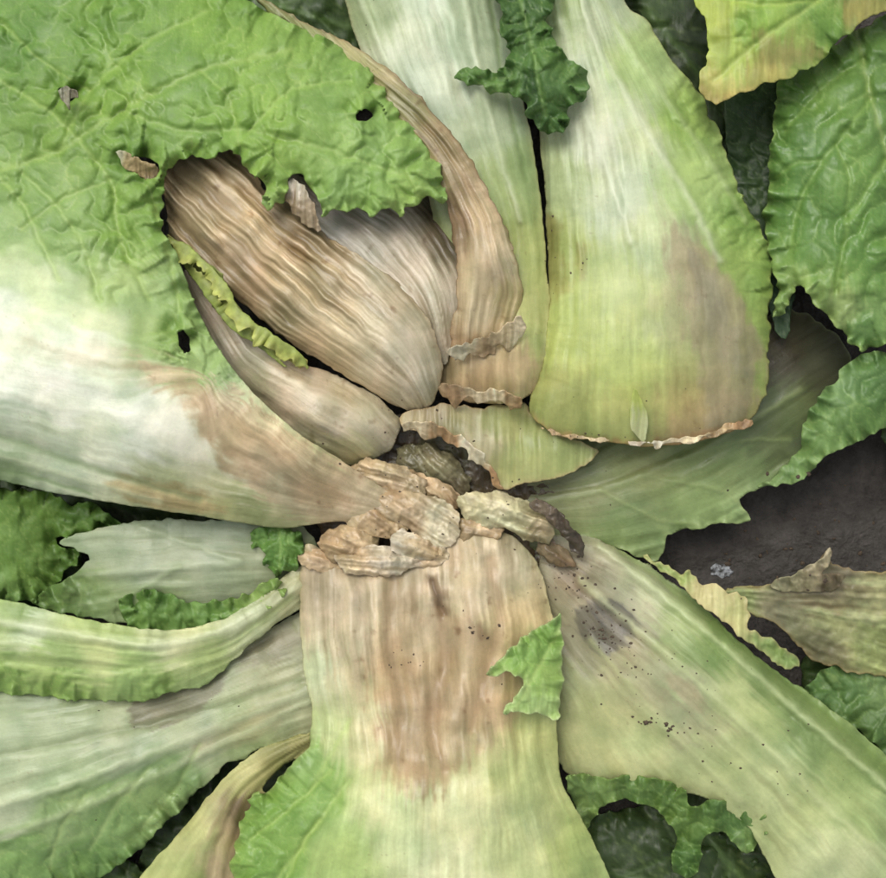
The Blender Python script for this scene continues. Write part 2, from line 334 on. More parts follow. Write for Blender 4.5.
leaf('dry_papery_scrap',[(292,178),(306,190),(316,208),(322,232),(312,230),(300,218),(290,208),(282,196)],
 [(292,180,80),(322,232,76),(282,196,72),(300,208,84)],[(295,190,(185,175,155)),(310,220,(165,145,115)),(288,204,(130,110,85))],
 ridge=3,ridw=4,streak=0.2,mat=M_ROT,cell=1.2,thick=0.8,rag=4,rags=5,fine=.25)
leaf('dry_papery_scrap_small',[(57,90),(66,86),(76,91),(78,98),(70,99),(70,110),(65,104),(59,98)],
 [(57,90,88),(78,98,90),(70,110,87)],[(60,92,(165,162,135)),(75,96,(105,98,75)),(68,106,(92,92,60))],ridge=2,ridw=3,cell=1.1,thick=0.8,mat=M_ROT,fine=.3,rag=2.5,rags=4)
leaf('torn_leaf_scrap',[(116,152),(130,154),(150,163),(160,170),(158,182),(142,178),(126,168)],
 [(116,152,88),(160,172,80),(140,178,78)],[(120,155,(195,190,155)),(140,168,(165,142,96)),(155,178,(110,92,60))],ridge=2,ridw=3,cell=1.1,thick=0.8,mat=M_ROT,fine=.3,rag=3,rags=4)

leaf('upright_leaf_stalk',
 [(330,-90),(500,-90),(503,0),(512,60),(530,130),(541,200),(549,300),(547,365),(535,392),(505,404),(470,402),(442,393),(438,360),(440,300),(430,200),(390,110),(360,50),(345,0)],
 [(330,-90,10),(500,-90,10),(345,0,18),(503,0,22),(425,0,44),(420,80,48),(512,100,38),(541,200,40),(480,200,40),(549,300,44),(500,300,40),(535,392,42),(490,404,38),(442,393,30),(440,300,24),(480,350,44)],
 [(375,10,(150,168,118)),(420,10,(202,214,178)),(470,20,(180,196,152)),(440,90,(202,214,178)),(490,120,(182,196,148)),(400,60,(190,202,166)),(520,180,(154,174,104)),(530,260,(162,175,98)),(540,330,(172,179,104)),(510,365,(178,160,116)),(470,385,(165,144,104)),(530,385,(175,171,110)),(450,-60,(175,190,142))],
 guides=[(0,[(335,-90),(350,0),(395,110),(435,220),(445,390)]),(60,[(400,-90),(410,0),(450,120),(485,240),(490,400)]),(120,[(500,-90),(503,0),(525,110),(545,250),(545,390)])],
 patches=[([(440,355),(500,345),(530,350),(535,395),(440,400)],(176,150,112),0.7,6,8)],
 veins=[([(360,0),(395,80),(440,170)],3,(214,224,188),2.5),([(460,-50),(475,50),(500,150),(520,220)],3,(212,221,182),2.5),([(490,0),(505,90),(528,180)],2,(130,154,94),-2)],
 rag=1.2,ridge=2.2,ridw=12,streak=0.075,edge=((175,140,96),2.2,0.25),curl=10,curlw=12,thick=4,crk=3,cell=1.7,wet=0.7)
leaf('torn_stalk_lip',
 [(438,384),(460,386),(490,390),(512,394),(522,402),(510,410),(500,402),(486,405),(470,400),(456,407),(446,400)],
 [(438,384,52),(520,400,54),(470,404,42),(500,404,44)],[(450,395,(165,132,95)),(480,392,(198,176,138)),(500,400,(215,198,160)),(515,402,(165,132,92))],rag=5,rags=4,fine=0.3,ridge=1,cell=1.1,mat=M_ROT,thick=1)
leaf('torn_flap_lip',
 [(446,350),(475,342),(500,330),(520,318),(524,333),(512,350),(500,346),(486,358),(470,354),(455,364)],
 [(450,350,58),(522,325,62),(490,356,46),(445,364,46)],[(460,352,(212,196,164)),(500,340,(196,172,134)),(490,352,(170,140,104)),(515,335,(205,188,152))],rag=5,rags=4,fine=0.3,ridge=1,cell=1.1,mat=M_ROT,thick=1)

leaf('broad_leaf_cut_at_base',
 [(510,-90),(640,-90),(625,0),(648,20),(668,55),(692,82),(712,118),(724,150),(736,188),(757,218),(771,250),(774,290),(767,320),(769,350),(764,398),(747,425),(702,441),(650,447),(600,441),(560,436),(535,420),(529,403),(543,365),(549,300),(545,200),(540,140),(546,60),(530,0)],
 [(510,-90,0),(640,-90,0),(530,0,10),(625,0,12),(580,0,30),(546,100,18),(620,120,48),(700,110,22),(545,250,28),(640,250,60),(765,250,28),(700,200,50),(532,415,44),(600,438,52),(700,440,50),(762,390,38),(620,370,68),(700,350,68),(560,340,52),(768,320,36)],
 [(560,10,(170,191,126)),(600,10,(196,209,164)),(640,60,(166,192,116)),(580,80,(194,208,166)),(600,140,(206,215,182)),(560,180,(174,190,128)),(620,200,(200,211,170)),(570,260,(172,186,104)),(620,280,(182,196,122)),(650,240,(188,201,144)),(700,180,(158,186,104)),(690,120,(152,184,88)),(640,130,(188,203,150)),
  (740,220,(140,174,80)),(762,280,(137,168,76)),(765,340,(143,165,78)),(560,340,(172,187,98)),(620,360,(182,196,106)),(560,400,(156,163,86)),(620,420,(174,179,98)),(700,432,(165,146,100)),(690,300,(175,176,124)),(640,-60,(134,168,80)),(550,-60,(155,178,108))],
 guides=[(0,[(505,-90),(535,0),(545,150),(548,300),(530,418)]),(60,[(545,-90),(565,0),(585,140),(595,280),(590,440)]),(120,[(580,-90),(590,0),(640,140),(665,280),(670,445)]),(170,[(610,-90),(625,0),(700,130),(755,270),(762,400)])],
 patches=[([(668,225),(700,238),(735,290),(757,340),(760,392),(735,428),(702,432),(706,400),(690,340),(680,290),(666,255)],(162,147,114),0.75,7,9),([(690,250),(715,275),(740,330),(745,370),(720,360),(700,300)],(136,128,108),0.45,9,9),
  ([(545,215),(560,225),(566,290),(555,300),(545,280)],(142,132,62),0.5,6,6),([(575,240),(585,245),(586,280),(578,280)],(145,134,70),0.45,4,6),([(532,412),(560,432),(650,442),(745,420),(752,434),(650,455),(545,440)],(165,130,86),0.8,4,4)],
 veins=[([(575,-50),(590,30),(640,120),(690,200),(720,260)],3.5,(216,222,190),2.5),([(600,0),(660,90),(710,160),(745,220)],3,(188,205,144),2),([(560,20),(580,100),(610,180),(630,240)],3.5,(214,222,190),2.5),([(548,60),(556,130),(575,210)],3,(196,208,160),1.5)],
 rag=lambda x,y: np.where((x>700)&(y<400),4.0,1.3),ridge=1.7,ridw=12,streak=0.065,edge=((150,118,66),1.6,0.2),ruf=8,rufw=16,rufl=46,curl=9,curlw=11,thick=4.5,crk=8,crs=18,cell=1.6,wet=0.6)
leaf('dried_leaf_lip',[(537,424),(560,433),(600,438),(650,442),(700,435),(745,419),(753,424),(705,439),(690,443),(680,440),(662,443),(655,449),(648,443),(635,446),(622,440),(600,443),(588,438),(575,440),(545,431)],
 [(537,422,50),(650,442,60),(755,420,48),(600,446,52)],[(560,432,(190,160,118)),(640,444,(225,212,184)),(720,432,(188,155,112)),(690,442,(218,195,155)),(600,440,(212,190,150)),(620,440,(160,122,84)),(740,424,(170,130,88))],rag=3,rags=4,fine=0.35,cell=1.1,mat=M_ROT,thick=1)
leaf('leaf_shoot',[(632,430),(630,410),(634,388),(640,398),(646,410),(648,424),(644,442)],[(632,430,66),(634,388,84),(646,440,60)],[(636,400,(175,192,90)),(640,430,(200,204,145))],rag=1,crk=1,cell=1.2,thick=1,ridge=1,ridw=4)

leaf('curled_green_leaf',
 [(478,-60),(560,-60),(556,0),(548,25),(560,50),(586,72),(584,95),(570,108),(568,124),(548,134),(530,122),(522,100),(500,92),(478,88),(458,76),(468,68),(496,70),(512,52),(502,20)],
 [(478,-60,40),(556,-40,40),(548,25,60),(586,80,54),(548,132,50),(522,100,64),(462,76,58),(510,50,68),(545,80,80),(502,10,60)],
 [(520,10,(62,98,40)),(545,60,(84,124,52)),(560,100,(72,112,46)),(500,80,(94,134,60)),(530,90,(58,92,38)),(570,85,(92,132,64)),(510,-40,(60,96,40))],
 rag=6,rags=8,crk=9,crs=20,ruf=10,rufw=12,rufl=26,cell=1.5,thick=1.3,veins=[([(510,-40),(530,40),(545,115)],2.2,(150,180,105),-3)])

leaf('yellowing_leaf',
 [(690,-90),(960,-90),(950,-30),(900,2),(862,25),(840,42),(822,62),(800,72),(770,82),(745,92),(716,103),(700,92),(702,72),(712,50),(704,25),(694,0)],
 [(690,-90,40),(950,-90,60),(694,0,58),(716,100,60),(800,72,70),(886,10,66),(770,20,84),(712,50,66)],
 [(710,10,(164,182,70)),(730,60,(162,186,80)),(760,30,(130,170,64)),(830,20,(106,148,54)),(800,60,(146,168,76)),(715,92,(190,186,98)),(770,75,(174,168,88)),(860,10,(155,148,76)),(850,-50,(100,140,50)),(740,-50,(145,172,58))],
 patches=[([(755,30),(790,40),(820,55),(790,66),(765,60)],(165,145,90),0.5,8,10),([(695,80),(720,95),(760,84),(755,100),(710,112)],(186,160,98),0.7,5,5)],
 rag=4,crk=8,crs=24,ruf=8,rufw=14,rufl=40,thick=1.3,veins=[([(900,-60),(820,0),(760,40),(715,80)],2.5,(190,208,120),-3),([(820,0),(760,5),(715,-5)],2,(180,202,100),-2.5)])
leaf('crinkled_green_leaf',
 [(775,80),(800,62),(840,40),(880,20),(960,-10),(960,360),(900,345),(862,350),(838,328),(812,300),(796,288),(784,312),(772,318),(776,290),(768,260),(765,210),(772,150)],
 [(775,80,20),(880,20,34),(960,0,20),(960,350,20),(862,348,34),(796,290,42),(776,310,30),(766,220,22),(830,180,62),(886,200,52),(850,280,54),(800,120,44)],
 [(790,100,(90,130,54)),(830,80,(98,138,58)),(870,60,(94,134,56)),(800,180,(90,132,56)),(850,180,(102,144,62)),(820,250,(96,138,58)),(870,260,(98,141,60)),(800,290,(130,162,82)),(860,330,(105,146,70)),(880,130,(96,136,58)),(940,200,(84,128,52)),(845,315,(152,176,100))],
 rag=5,rags=8,crk=15,crs=34,ruf=9,rufw=14,rufl=36,thick=1.3,curl=8,edge=((165,184,105),1.8,0.5),
 veins=[([(850,0),(862,60),(880,130),(900,200)],3,(172,188,118),-3.5),([(870,100),(830,150),(800,200),(790,250)],2.4,(145,175,92),-4),([(886,160),(850,220),(835,290)],2.4,(145,175,92),-4),([(862,60),(820,90),(785,130)],2.2,(145,175,92),-4),([(836,145),(850,180),(845,225)],2,(140,170,88),-3),([(820,160),(790,165),(772,185)],2,(140,170,88),-3)],parent=NEIGH,wet=0.7)
leaf('curled_small_leaf',
 [(960,345),(900,352),(870,352),(845,362),(838,382),(820,395),(805,420),(798,450),(780,470),(757,486),(790,482),(812,470),(826,455),(850,446),(880,430),(960,400)],
 [(960,350,20),(870,352,22),(838,382,24),(798,450,6),(757,486,-6),(812,470,14),(880,430,24),(850,410,38),(960,400,10)],
 [(860,365,(90,128,60)),(830,410,(100,137,70)),(860,420,(90,129,58)),(800,460,(106,142,72)),(880,400,(80,118,52)),(770,482,(130,158,92)),(845,385,(122,156,92))],
 rag=4,crk=10,crs=24,ruf=8,rufw=10,rufl=30,curl=5,thick=1.3,edge=((150,176,110),2,0.5),parent=NEIGH)
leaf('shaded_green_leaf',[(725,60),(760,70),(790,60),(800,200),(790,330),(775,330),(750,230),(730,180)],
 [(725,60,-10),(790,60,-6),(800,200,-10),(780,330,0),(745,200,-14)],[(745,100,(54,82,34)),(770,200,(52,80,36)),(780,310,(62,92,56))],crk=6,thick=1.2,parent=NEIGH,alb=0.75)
leaf('pale_leaf_behind_base',
 [(470,480),(540,450),(620,420),(700,380),(760,320),(800,310),(845,345),(850,395),(838,420),(800,455),(775,480),(742,500),(752,522),(720,522),(700,528),(668,536),(655,562),(620,548),(590,560),(540,560),(490,530)],
 [(470,480,-14),(540,450,-8),(640,440,-10),(760,320,-24),(845,345,-34),(800,455,-20),(742,510,-20),(655,560,-18),(560,550,-12),(620,500,0),(720,460,-4),(800,380,-20)],
 [(540,490,(138,142,98)),(590,490,(144,151,98)),(640,470,(145,156,96)),(720,460,(128,147,86)),(800,410,(98,112,66)),(700,510,(136,160,94)),(620,535,(128,150,88)),(780,350,(74,68,50)),(820,370,(78,80,56)),(760,420,(106,116,72)),(740,515,(154,180,112))],  # dark points near the upper right end paint the shading there into the colour
 guides=[(0,[(480,500),(600,470),(720,410),(830,340)]),(60,[(480,520),(600,520),(720,480),(840,400)])],
 rag=3.5,ridge=2,ridw=12,streak=0.08,edge=((175,192,128),1.6,0.5),crk=5,crs=20,ruf=6,rufl=32,thick=1.6,veins=[([(500,510),(600,490),(700,450),(800,390)],3,(162,174,122),2),([(600,490),(660,520),(700,525)],2,(157,173,112),1.5),([(640,475),(720,490),(745,510)],2,(157,173,112),1.5),([(680,460),(740,440),(790,440)],2,(140,158,98),1.5)],wet=0.7,alb=.97)
leaf('torn_leaf_wedge',
 [(402,414),(440,404),(480,408),(520,402),(535,418),(560,434),(598,448),(585,466),(555,480),(525,483),(500,489),(492,470),(472,452),(450,440),(425,434),(402,428)],
 [(402,420,26),(440,404,24),(530,410,20),(598,448,22),(555,480,26),(500,488,30),(450,440,34),(500,440,36),(550,455,32)],
 [(430,418,(170,153,116)),(460,420,(152,144,98)),(500,425,(156,161,96)),(530,450,(168,177,104)),(570,455,(168,179,104)),(510,475,(174,178,110)),(480,445,(184,169,130)),(410,422,(198,179,140))],
 rag=2.5,rags=7,ridge=2,ridw=9,streak=0.09,edge=((190,160,120),2.2,0.6),thick=3,cell=1.3,lump=5,wet=0.8)
leaf('torn_edge_strip',
 [(400,424),(430,424),(455,434),(475,446),(490,466),(502,488),(494,484),(488,472),(478,462),(468,460),(466,450),(448,444),(440,436),(425,438),(414,430),(402,434)],
 [(400,428,40),(455,440,46),(500,488,42),(448,444,36)],[(410,428,(212,192,154)),(445,440,(175,142,104)),(470,450,(222,212,180)),(495,480,(165,130,90))],rag=3.5,rags=4,fine=0.35,cell=1.1,mat=M_ROT,thick=1.2)

leaf('lower_leaf_with_rotted_base',
 [(305,545),(340,560),(390,560),(440,528),(475,522),(512,536),(538,562),(550,605),(561,655),(556,715),(562,780),(580,815),(598,850),(612,880),(640,960),(240,960),(236,900),(232,850),(240,818),(262,790),(288,768),(308,742),(312,712),(302,660),(299,610)],
 [(305,550,22),(390,560,22),(475,525,24),(545,590,14),(560,680,16),(558,760,22),(612,880,20),(640,960,10),(240,960,8),(232,850,10),(288,768,14),(308,720,14),(299,620,10),(350,640,44),(480,620,46),(420,650,30),(430,750,52),(350,800,50),(520,780,50),(430,860,62),(530,880,46),(300,850,34)],
 [(330,600,(200,178,144)),(400,600,(192,168,132)),(480,580,(206,184,148)),(520,620,(198,176,132)),(350,665,(194,180,138)),(420,700,(184,156,118)),(480,700,(188,164,122)),(420,750,(184,162,120)),(318,672,(208,216,168)),(335,735,(194,206,136)),(380,800,(208,215,152)),(450,815,(216,220,160)),(530,785,(190,199,124)),
  (520,850,(204,213,142)),(440,865,(219,224,168)),(400,840,(205,216,150)),(345,850,(165,192,108)),(285,805,(116,158,64)),(262,860,(116,158,64)),(320,790,(132,172,80)),(545,720,(178,187,112)),(585,850,(158,177,100)),(548,650,(180,173,122)),(400,960,(207,216,152)),(280,940,(116,160,64)),(600,940,(150,172,90)),(300,760,(145,180,94)),(365,730,(200,192,144))],
 guides=[(0,[(300,545),(302,640),(310,740),(260,860),(240,960)]),(60,[(345,545),(350,650),(365,760),(350,860),(340,960)]),(130,[(420,545),(425,650),(430,760),(430,860),(430,960)]),(200,[(490,530),(500,650),(505,760),(520,860),(530,960)]),(250,[(545,560),(558,660),(560,760),(600,860),(640,960)])],
 patches=[([(360,640),(400,600),(460,620),(520,640),(550,640),(520,700),(490,740),(450,772),(420,798),(385,785),(372,710),(360,670)],(184,157,120),0.6,9,18),([(385,650),(400,640),(425,720),(430,790),(400,780),(378,700)],(160,132,96),0.42,10,14),([(455,620),(475,640),(480,700),(462,740),(450,690)],(164,137,100),0.35,9,10),([(300,560),(360,570),(372,650),(330,655),(300,640)],(196,174,144),0.5,10,10),
   ([(426,575),(438,573),(448,590),(450,612),(442,620),(434,602)],(110,86,62),0.6,4,5),([(470,622),(484,624),(486,638),(476,638)],(140,112,84),0.5,4,5)],
 veins=[([(432,582),(439,600),(445,615)],2.5,(86,66,48),-5),([(440,610),(444,660),(432,720),(445,770)],7,(166,138,104),-8),([(395,580),(388,640),(402,700),(398,760)],5,(166,142,108),-4),([(490,560),(500,620),(485,680),(470,730)],5,(172,144,110),-4),([(345,580),(352,640),(360,700)],5,(204,187,150),4),([(470,590),(470,650),(455,720)],6,(210,190,156),4),([(310,790),(350,720)],2.5,(182,204,122),-2),([(262,900),(320,820),(350,780)],2.6,(182,204,122),-3),([(250,840),(300,800),(330,770)],2,(176,200,110),-3),([(285,880),(300,850),(320,820)],2,(176,200,110),-3)],
 rag=lambda x,y: np.where((x<320)&(y>740),5,1.5),ridge=3,ridw=16,streak=0.085,crk=8,crs=22,ruf=9,rufl=36,curl=9,curlw=12,thick=3.5,cell=1.5,wet=0.6,edge=((195,195,135),1.5,0.3),lump=6)
leaf('torn_green_flap',
 [(560,612),(548,626),(528,634),(510,650),(488,674),(510,674),(524,682),(512,702),(503,714),(522,712),(545,716),(557,718),(563,680),(562,640)],
 [(560,612,40),(528,634,50),(488,674,62),(503,714,60),(557,718,46),(562,650,36),(530,680,64)],
 [(540,640,(126,168,74)),(520,665,(134,176,80)),(500,674,(146,182,90)),(535,700,(166,197,114)),(550,680,(142,176,84))],
 rag=3.5,rags=6,crk=7,crs=16,ruf=7,rufw=9,rufl=22,thick=1.5,cell=1.3,edge=((205,215,160),1.8,0.6),veins=[([(560,630),(540,665),(515,710)],2,(180,202,120),-2)])
leaf('long_pale_leaf',
 [(540,545),(565,535),(600,540),(640,560),(690,595),(740,642),(790,682),(850,722),(900,768),(980,830),(980,980),(820,980),(775,880),(750,830),(710,800),(650,785),(600,782),(565,772),(545,720),(540,640)],
 [(540,545,2),(600,540,4),(690,595,14),(790,682,14),(900,768,10),(980,830,0),(980,980,-10),(820,980,0),(760,850,0),(650,785,-4),(560,770,-8),(545,640,-4),(620,640,20),(700,660,34),(700,730,26),(800,760,34),(840,840,34),(640,720,14)],
 [(570,570,(156,147,118)),(600,620,(150,144,116)),(600,560,(176,173,132)),(640,590,(186,191,140)),(620,680,(178,180,126)),(590,720,(180,185,122)),(700,700,(188,194,136)),(650,755,(190,197,132)),(740,700,(177,190,122)),(760,800,(188,197,130)),(840,860,(191,202,142)),(870,810,(158,178,108)),(690,620,(162,178,110)),(770,680,(124,148,80)),(830,728,(124,148,82)),(890,780,(118,145,78)),(950,900,(150,175,98)),(720,640,(124,150,78))],
 guides=[(0,[(560,535),(640,560),(740,640),(900,765),(980,830)]),(50,[(555,550),(650,610),(760,710),(880,820),(970,900)]),(110,[(545,600),(620,680),(720,770),(800,860),(880,980)]),(160,[(545,680),(570,740),(600,790),(640,850)])],
 patches=[([(550,560),(600,560),(640,600),(650,650),(620,670),(580,665),(555,620)],(144,133,106),0.5,12,16),([(580,606),(600,598),(622,606),(636,626),(624,648),(604,656),(588,650),(578,630)],(76,72,64),0.92,5,10),([(560,570),(580,575),(592,602),(570,600)],(108,94,76),0.65,6,9),([(548,550),(590,548),(600,585),(560,590)],(138,120,92),0.5,8,12),([(660,675),(690,682),(710,700),(690,708),(668,692)],(175,148,118),0.6,6,8),([(560,590),(640,630),(700,690),(650,700),(580,660)],(162,151,116),0.35,14,16),([(640,690),(700,700),(740,730),(690,740),(650,715)],(168,162,122),0.35,8,14)],
 veins=[([(600,546),(680,608),(760,678),(830,738),(900,798)],4,(210,220,168),6),([(614,545),(692,600),(773,669),(842,726),(900,778)],4,(112,138,70),-6),([(580,580),(660,650),(740,720),(820,800),(900,870)],4,(202,210,156),2.5),([(590,640),(660,720),(740,800)],3.5,(198,205,148),2)],
 rag=1.8,ridge=1.7,ridw=13,streak=0.07,crk=4,curl=7,curlw=10,thick=4,cell=1.6,wet=0.7,lump=4)
leaf('green_leaf_margin',
 [(640,556),(668,566),(682,574),(690,570),(704,582),(716,584),(728,594),(744,598),(752,612),(748,628),(775,640),(800,662),(780,668),(745,640),(700,602),(665,574)],
 [(640,556,10),(728,596,24),(752,615,24),(800,662,14),(700,602,22),(745,640,22)],[(670,572,(150,174,92)),(710,590,(198,187,130)),(742,612,(184,184,115)),(780,655,(128,155,80))],rag=4.5,rags=7,crk=6,ruf=8,rufw=9,rufl=24,thick=1.3,cell=1.4,edge=((200,180,130),2,.5))
leaf('withered_leaf',
 [(710,590),(750,586),(790,582),(815,566),(828,548),(832,565),(860,572),(960,575),(960,690),(900,680),(860,672),(820,665),(800,650),(770,620),(735,606)],
 [(710,590,-8),(790,582,0),(828,548,10),(960,575,-4),(960,690,-20),(860,672,-16),(800,650,-18),(770,620,-10),(850,610,-4),(830,640,-14)],
 [(740,595,(150,162,100)),(790,595,(138,132,98)),(830,575,(122,112,88)),(860,600,(168,170,114)),(830,625,(166,172,112)),(880,640,(145,158,92)),(820,650,(108,106,72)),(940,620,(122,140,82))],
 guides=[(0,[(710,590),(790,582),(960,575)]),(60,[(735,610),(830,650),(960,690)])],rag=4,ridge=4,ridw=9,streak=0.12,crk=8,crs=16,ruf=5,edge=((150,120,75),2,0.5),thick=1.4,parent=NEIGH,fine=.3,patches=[([(780,590),(820,580),(880,590),(850,610),(800,605)],(128,108,80),.6,7,12)])
leaf('dried_leaf_tip',[(770,586),(795,574),(815,562),(830,546),(830,562),(822,575),(845,576),(830,590),(800,592)],
 [(770,586,6),(830,546,24),(845,576,10),(800,592,4),(810,576,18)],[(790,582,(150,140,105)),(825,555,(170,158,125)),(835,578,(118,104,80))],rag=3,fine=.5,cell=1.2,mat=M_ROT,thick=1,parent=NEIGH)
leaf('green_leaf_low',[(800,690),(830,668),(870,650),(960,640),(960,800),(900,770),(850,722),(812,700)],
 [(800,690,-30),(870,650,-22),(960,640,-20),(960,800,-30),(850,722,-24)],[(840,690,(84,120,58)),(880,680,(112,142,78)),(900,740,(78,110,48))],rag=4,crk=10,crs=24,ruf=8,thick=1.2,parent=NEIGH)
leaf('curly_leaf_edge',
 [(570,775),(610,776),(650,778),(682,788),(694,808),(712,800),(742,802),(764,815),(767,832),(752,850),(738,846),(722,832),(706,838),(700,860),(690,880),(672,868),(678,838),(662,812),(630,800),(600,806),(585,830),(572,800)],
 [(570,775,-4),(650,778,4),(694,808,0),(764,820,2),(738,846,-14),(690,880,-12),(678,838,-16),(630,800,-14),(600,806,-16),(585,830,-24)],
 [(590,785,(118,148,74)),(640,790,(86,120,50)),(685,820,(92,126,50)),(730,815,(76,112,46)),(755,835,(110,144,74)),(690,860,(80,118,50))],
 rag=4,crk=9,crs=18,ruf=10,rufw=9,rufl=24,thick=1.3,cell=1.5,edge=((150,178,100),1.5,0.4))

leaf('curved_pale_leaf',
 [(308,565),(285,575),(255,600),(215,622),(160,630),(90,620),(40,608),(-10,597),(-90,585),(-90,690),(0,692),(60,698),(130,701),(190,690),(225,672),(250,645),(285,618),(308,604)],
 [(308,570,8),(255,600,22),(160,628,36),(40,608,38),(-90,585,30),(-90,690,10),(60,698,14),(190,690,14),(250,645,12),(300,606,2),(150,660,38),(50,645,40),(-60,640,32)],
 [(290,590,(186,185,134)),(240,620,(201,208,156)),(170,645,(209,216,158)),(100,655,(197,209,136)),(45,660,(168,192,108)),(30,635,(211,220,166)),(10,605,(168,190,110)),(60,692,(128,164,74)),(150,692,(138,170,84)),(0,682,(124,160,74)),(210,672,(164,186,112)),(-60,640,(186,206,136)),(100,625,(172,194,114)),(130,680,(152,181,98))],
 guides=[(0,[(308,570),(230,615),(150,630),(40,608),(-90,585)]),(45,[(305,588),(235,640),(140,662),(20,648),(-90,635)]),(90,[(308,604),(250,650),(160,695),(20,694),(-90,690)])],
 veins=[([(300,585),(230,628),(150,645),(40,628),(-60,612)],4.5,(226,232,192),4),([(290,598),(220,650),(120,668),(0,660)],3.5,(178,197,126),-3)],
 rag=lambda x,y: np.where((y>660),4.5,1.5),ridge=2,ridw=13,streak=0.07,crk=9,crs=18,ruf=8,rufl=30,curl=8,curlw=10,thick=2.6,cell=1.6,wet=0.6)
leaf('grey_green_leaf',
 [(60,540),(120,522),(200,520),(300,525),(320,560),(300,590),(240,612),(150,625),(60,612),(30,600),(60,582),(88,560),(74,548)],
 [(60,540,-4),(200,520,0),(320,550,-6),(240,612,-10),(60,612,-12),(150,570,12),(240,560,10)],
 [(100,550,(158,172,132)),(150,570,(168,179,142)),(200,560,(162,174,138)),(260,560,(156,167,128)),(80,590,(126,152,90)),(50,602,(106,140,66)),(150,605,(140,162,104)),(280,545,(144,156,112))],
 guides=[(0,[(310,545),(200,535),(80,540)]),(60,[(310,590),(200,600),(60,612)])],veins=[([(300,560),(200,565),(100,575)],3.5,(184,195,160),2),([(240,562),(180,540),(140,528)],2.5,(180,193,154),1.5),([(180,566),(130,595),(80,605)],2,(170,188,140),1.5)],
 rag=3,ridge=1.8,ridw=12,streak=0.07,crk=7,crs=20,ruf=6,thick=2,wet=0.7)
leaf('green_frill_left',
 [(-90,480),(0,485),(60,498),(110,512),(120,530),(60,540),(80,555),(60,580),(30,600),(0,602),(-90,590)],
 [(-90,480,-8),(60,498,4),(110,520,-6),(60,540,-14),(60,580,-18),(0,602,-16),(-90,590,-20),(20,545,2)],
 [(30,510,(94,132,46)),(80,520,(86,124,44)),(20,550,(104,142,56)),(55,570,(82,118,42)),(0,590,(115,154,74)),(-50,540,(85,126,46))],rag=6,crk=11,crs=22,ruf=11,rufl=28,thick=1.3)
leaf('green_sprig',[(255,530),(280,526),(302,530),(306,550),(298,558),(292,570),(284,572),(275,582),(270,570),(262,566),(262,556),(253,548)],
 [(255,530,12),(302,530,12),(275,582,4),(285,550,20)],[(275,545,(92,136,54)),(290,560,(84,125,48)),(262,540,(108,152,70))],rag=5,rags=6,crk=8,crs=12,ruf=8,rufw=7,rufl=16,thick=1.2,cell=1.3,veins=[([(280,526),(278,578)],1.6,(160,190,110),-2)])
leaf('green_frill_mid_left',[(120,600),(150,590),(200,600),(240,598),(270,580),(285,590),(250,620),(190,640),(130,632)],
 [(120,600,14),(200,600,16),(285,588,14),(190,640,2)],[(150,605,(108,148,64)),(200,610,(118,158,72)),(260,595,(135,168,82))],rag=5,rags=7,crk=8,crs=15,ruf=9,rufl=20,thick=1.2)
leaf('wide_grey_leaf',
 [(330,600),(300,612),(250,640),(200,665),(120,680),(0,680),(-90,680),(-90,900),(0,905),(60,890),(110,872),(150,840),(180,812),(215,775),(260,750),(320,735)],
 [(330,600,-18),(250,640,-20),(120,680,-16),(-90,680,-16),(-90,900,-20),(0,905,-22),(110,872,-20),(180,812,-16),(260,750,-10),(320,735,-14),(250,690,4),(120,750,14),(0,780,16),(50,840,2)],
 [(290,640,(162,165,124)),(250,670,(172,177,134)),(290,700,(178,181,132)),(60,720,(164,178,132)),(120,740,(172,184,140)),(20,760,(170,184,138)),(200,740,(174,183,138)),(0,810,(186,198,154)),(60,825,(134,162,98)),(20,860,(112,150,76)),(120,820,(124,157,86)),(170,790,(130,160,90)),(240,740,(152,169,110)),(-60,760,(158,176,126)),(-60,860,(108,148,72)),(90,870,(106,144,68))],
 patches=[([(128,712),(140,690),(170,672),(225,668),(222,690),(200,712),(165,728),(135,728)],(124,118,90),0.75,2.5,4),([(240,650),(290,625),(300,645),(270,665),(240,668)],(134,128,102),0.6,5,7),([(200,735),(260,712),(300,700),(260,735),(200,755)],(174,149,112),0.35,8,8)],
 guides=[(0,[(320,610),(200,670),(60,700),(-90,710)]),(70,[(320,670),(200,715),(60,770),(-90,810)]),(150,[(320,735),(220,775),(140,840),(0,905)])],
 veins=[([(310,690),(200,735),(80,780),(-60,825)],4.5,(206,214,174),4),([(312,700),(220,745),(100,800),(-60,860)],4,(196,207,162),3),([(300,680),(200,712),(80,740),(-60,765)],3,(130,143,100),-2.5),([(150,768),(120,800),(90,850)],2.2,(168,187,122),-2),([(200,745),(175,790),(140,830)],2.2,(162,183,116),-2),([(90,792),(60,830),(50,870)],2.2,(162,183,116),-2)],
 rag=lambda x,y: np.where((y>740),4.5,1.2),ridge=1.8,ridw=13,streak=0.07,crk=9,crs=24,ruf=8,rufl=32,thick=2,wet=0.8)
